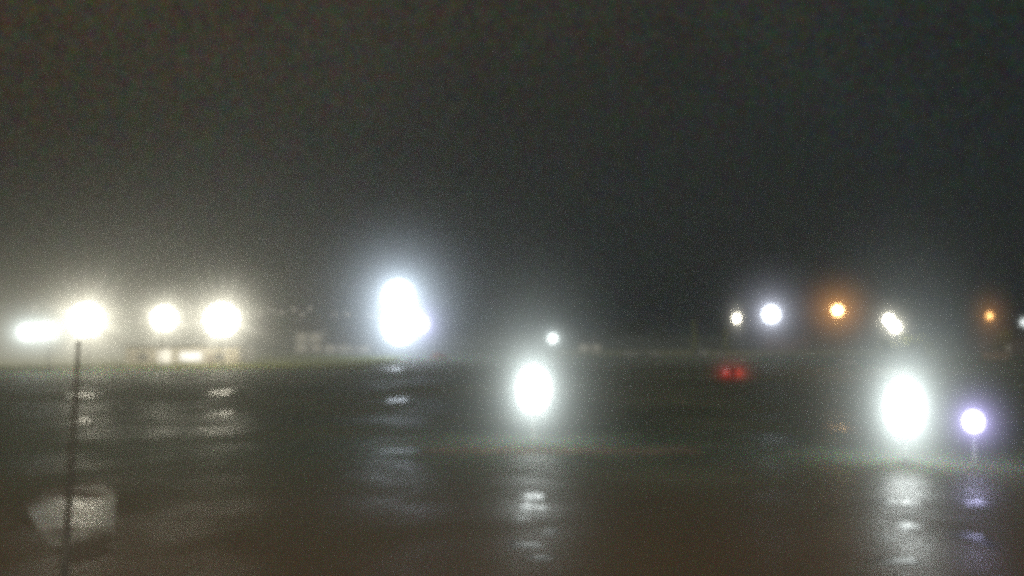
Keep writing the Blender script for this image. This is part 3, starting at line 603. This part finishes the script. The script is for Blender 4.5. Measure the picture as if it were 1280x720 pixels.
def frond_plant(label, px, D, h, n, seed):
    rnd = random.Random(seed); root = thing('palm_plant', label, 'plant', (X(px, D), D, 0.0), 0, 'lit plants at the foot of the twin lamp')
    bm = B(); add_tube(bm, [(0, 0, 0), (0.08, 0, h*0.25), (0.05, 0, h*0.45)], [0.16, 0.13, 0.1], 8); obj('trunk', bm, bark, root, True)
    bm = B()
    for k in range(n):
        a = 2*PI*k/n + rnd.uniform(-.2, .2); el = rnd.uniform(0.5, 1.3); ln_ = h*rnd.uniform(0.5, 0.75); pr = Vector((0.05, 0, h*0.43)); d = Vector((math.cos(a)*math.cos(el), math.sin(a)*math.cos(el), math.sin(el)))
        side = d.cross(Vector((0, 0, 1))).normalized()
        for q in range(7):
            nx_ = pr + d*ln_/7; w0, w1 = 0.62*math.sin(PI*(q+0.3)/7.6), 0.62*math.sin(PI*(q+1.3)/7.6)
            bm.faces.new([bm.verts.new(pr-side*w0), bm.verts.new(pr+side*w0), bm.verts.new(nx_+side*w1), bm.verts.new(nx_-side*w1)])
            pr = nx_; d = (d + Vector((0, 0, -0.22))).normalized()
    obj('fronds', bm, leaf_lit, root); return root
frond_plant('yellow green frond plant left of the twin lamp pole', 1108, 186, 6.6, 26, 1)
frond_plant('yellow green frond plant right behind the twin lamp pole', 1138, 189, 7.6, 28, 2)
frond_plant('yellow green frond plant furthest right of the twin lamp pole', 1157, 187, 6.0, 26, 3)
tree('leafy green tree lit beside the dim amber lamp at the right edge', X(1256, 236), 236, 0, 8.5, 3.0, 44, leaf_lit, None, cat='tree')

# self-glowing veil added for the hazy wash of lamp light: deepest in the middle, feathering out to nothing
def glow_bank(px, py, D, rx, rz, col, peak, label, reach=3.4):
    ax, az = rx/F_PX*D, rz/F_PX*D; nr, na = 26, 72; t1 = (1 + reach**2)**-1.6
    T = ax*0.9
    bm = B(); prev = None; c0 = bm.verts.new((0, -T, 0)); c1 = bm.verts.new((0, T, 0))
    for k in range(1, nr + 1):
        b = reach*k/nr; th = T*max(0.0, ((1 + b*b)**-1.6 - t1)/(1 - t1))
        wob = lambda a: 1 + 0.10*noise.noise(Vector((math.cos(a)*1.5, math.sin(a)*1.5, 3.0)))
        f = [bm.verts.new((ax*b*wob(2*PI*q/na)*math.cos(2*PI*q/na), -th, az*b*wob(2*PI*q/na)*math.sin(2*PI*q/na))) for q in range(na)]
        g = f if k == nr else [bm.verts.new((v.co.x, th, v.co.z)) for v in f]
        for q in range(na):
            n_ = (q+1) % na
            if prev is None: bm.faces.new((c0, f[q], f[n_])); bm.faces.new((c1, g[n_], g[q]))
            else: bm.faces.new((prev[0][q], f[q], f[n_], prev[0][n_])); bm.faces.new((prev[1][n_], g[n_], g[q], prev[1][q]))
        prev = (f, g)
    m, nt, out = new_mat('glow_veil'); pv = N(nt, 'ShaderNodeVolumePrincipled', i_Density=0.0); pv.inputs['Emission Color'].default_value = (*col, 1)
    pv.inputs['Emission Strength'].default_value = peak/(2*T); nt.links.new(pv.outputs[0], out.inputs['Volume'])
    o = obj('glow_bank', bm, m, None, True); o.location = (X(px, D), D, Z(py, D)); o['kind'] = 'stuff'; o['label'] = label; o['category'] = 'mist'; o['group'] = 'added glow around the lamps'
glow_bank(130, 428, 195, 195, 86, (1.0, 0.96, 0.74), 0.40, 'self-glowing veil added around the left lamps')
glow_bank(640, 436, 262, 520, 20, (0.86, 1.0, 0.88), 0.055, 'low self-glowing veil added along the far edge of the lot', 3.0)
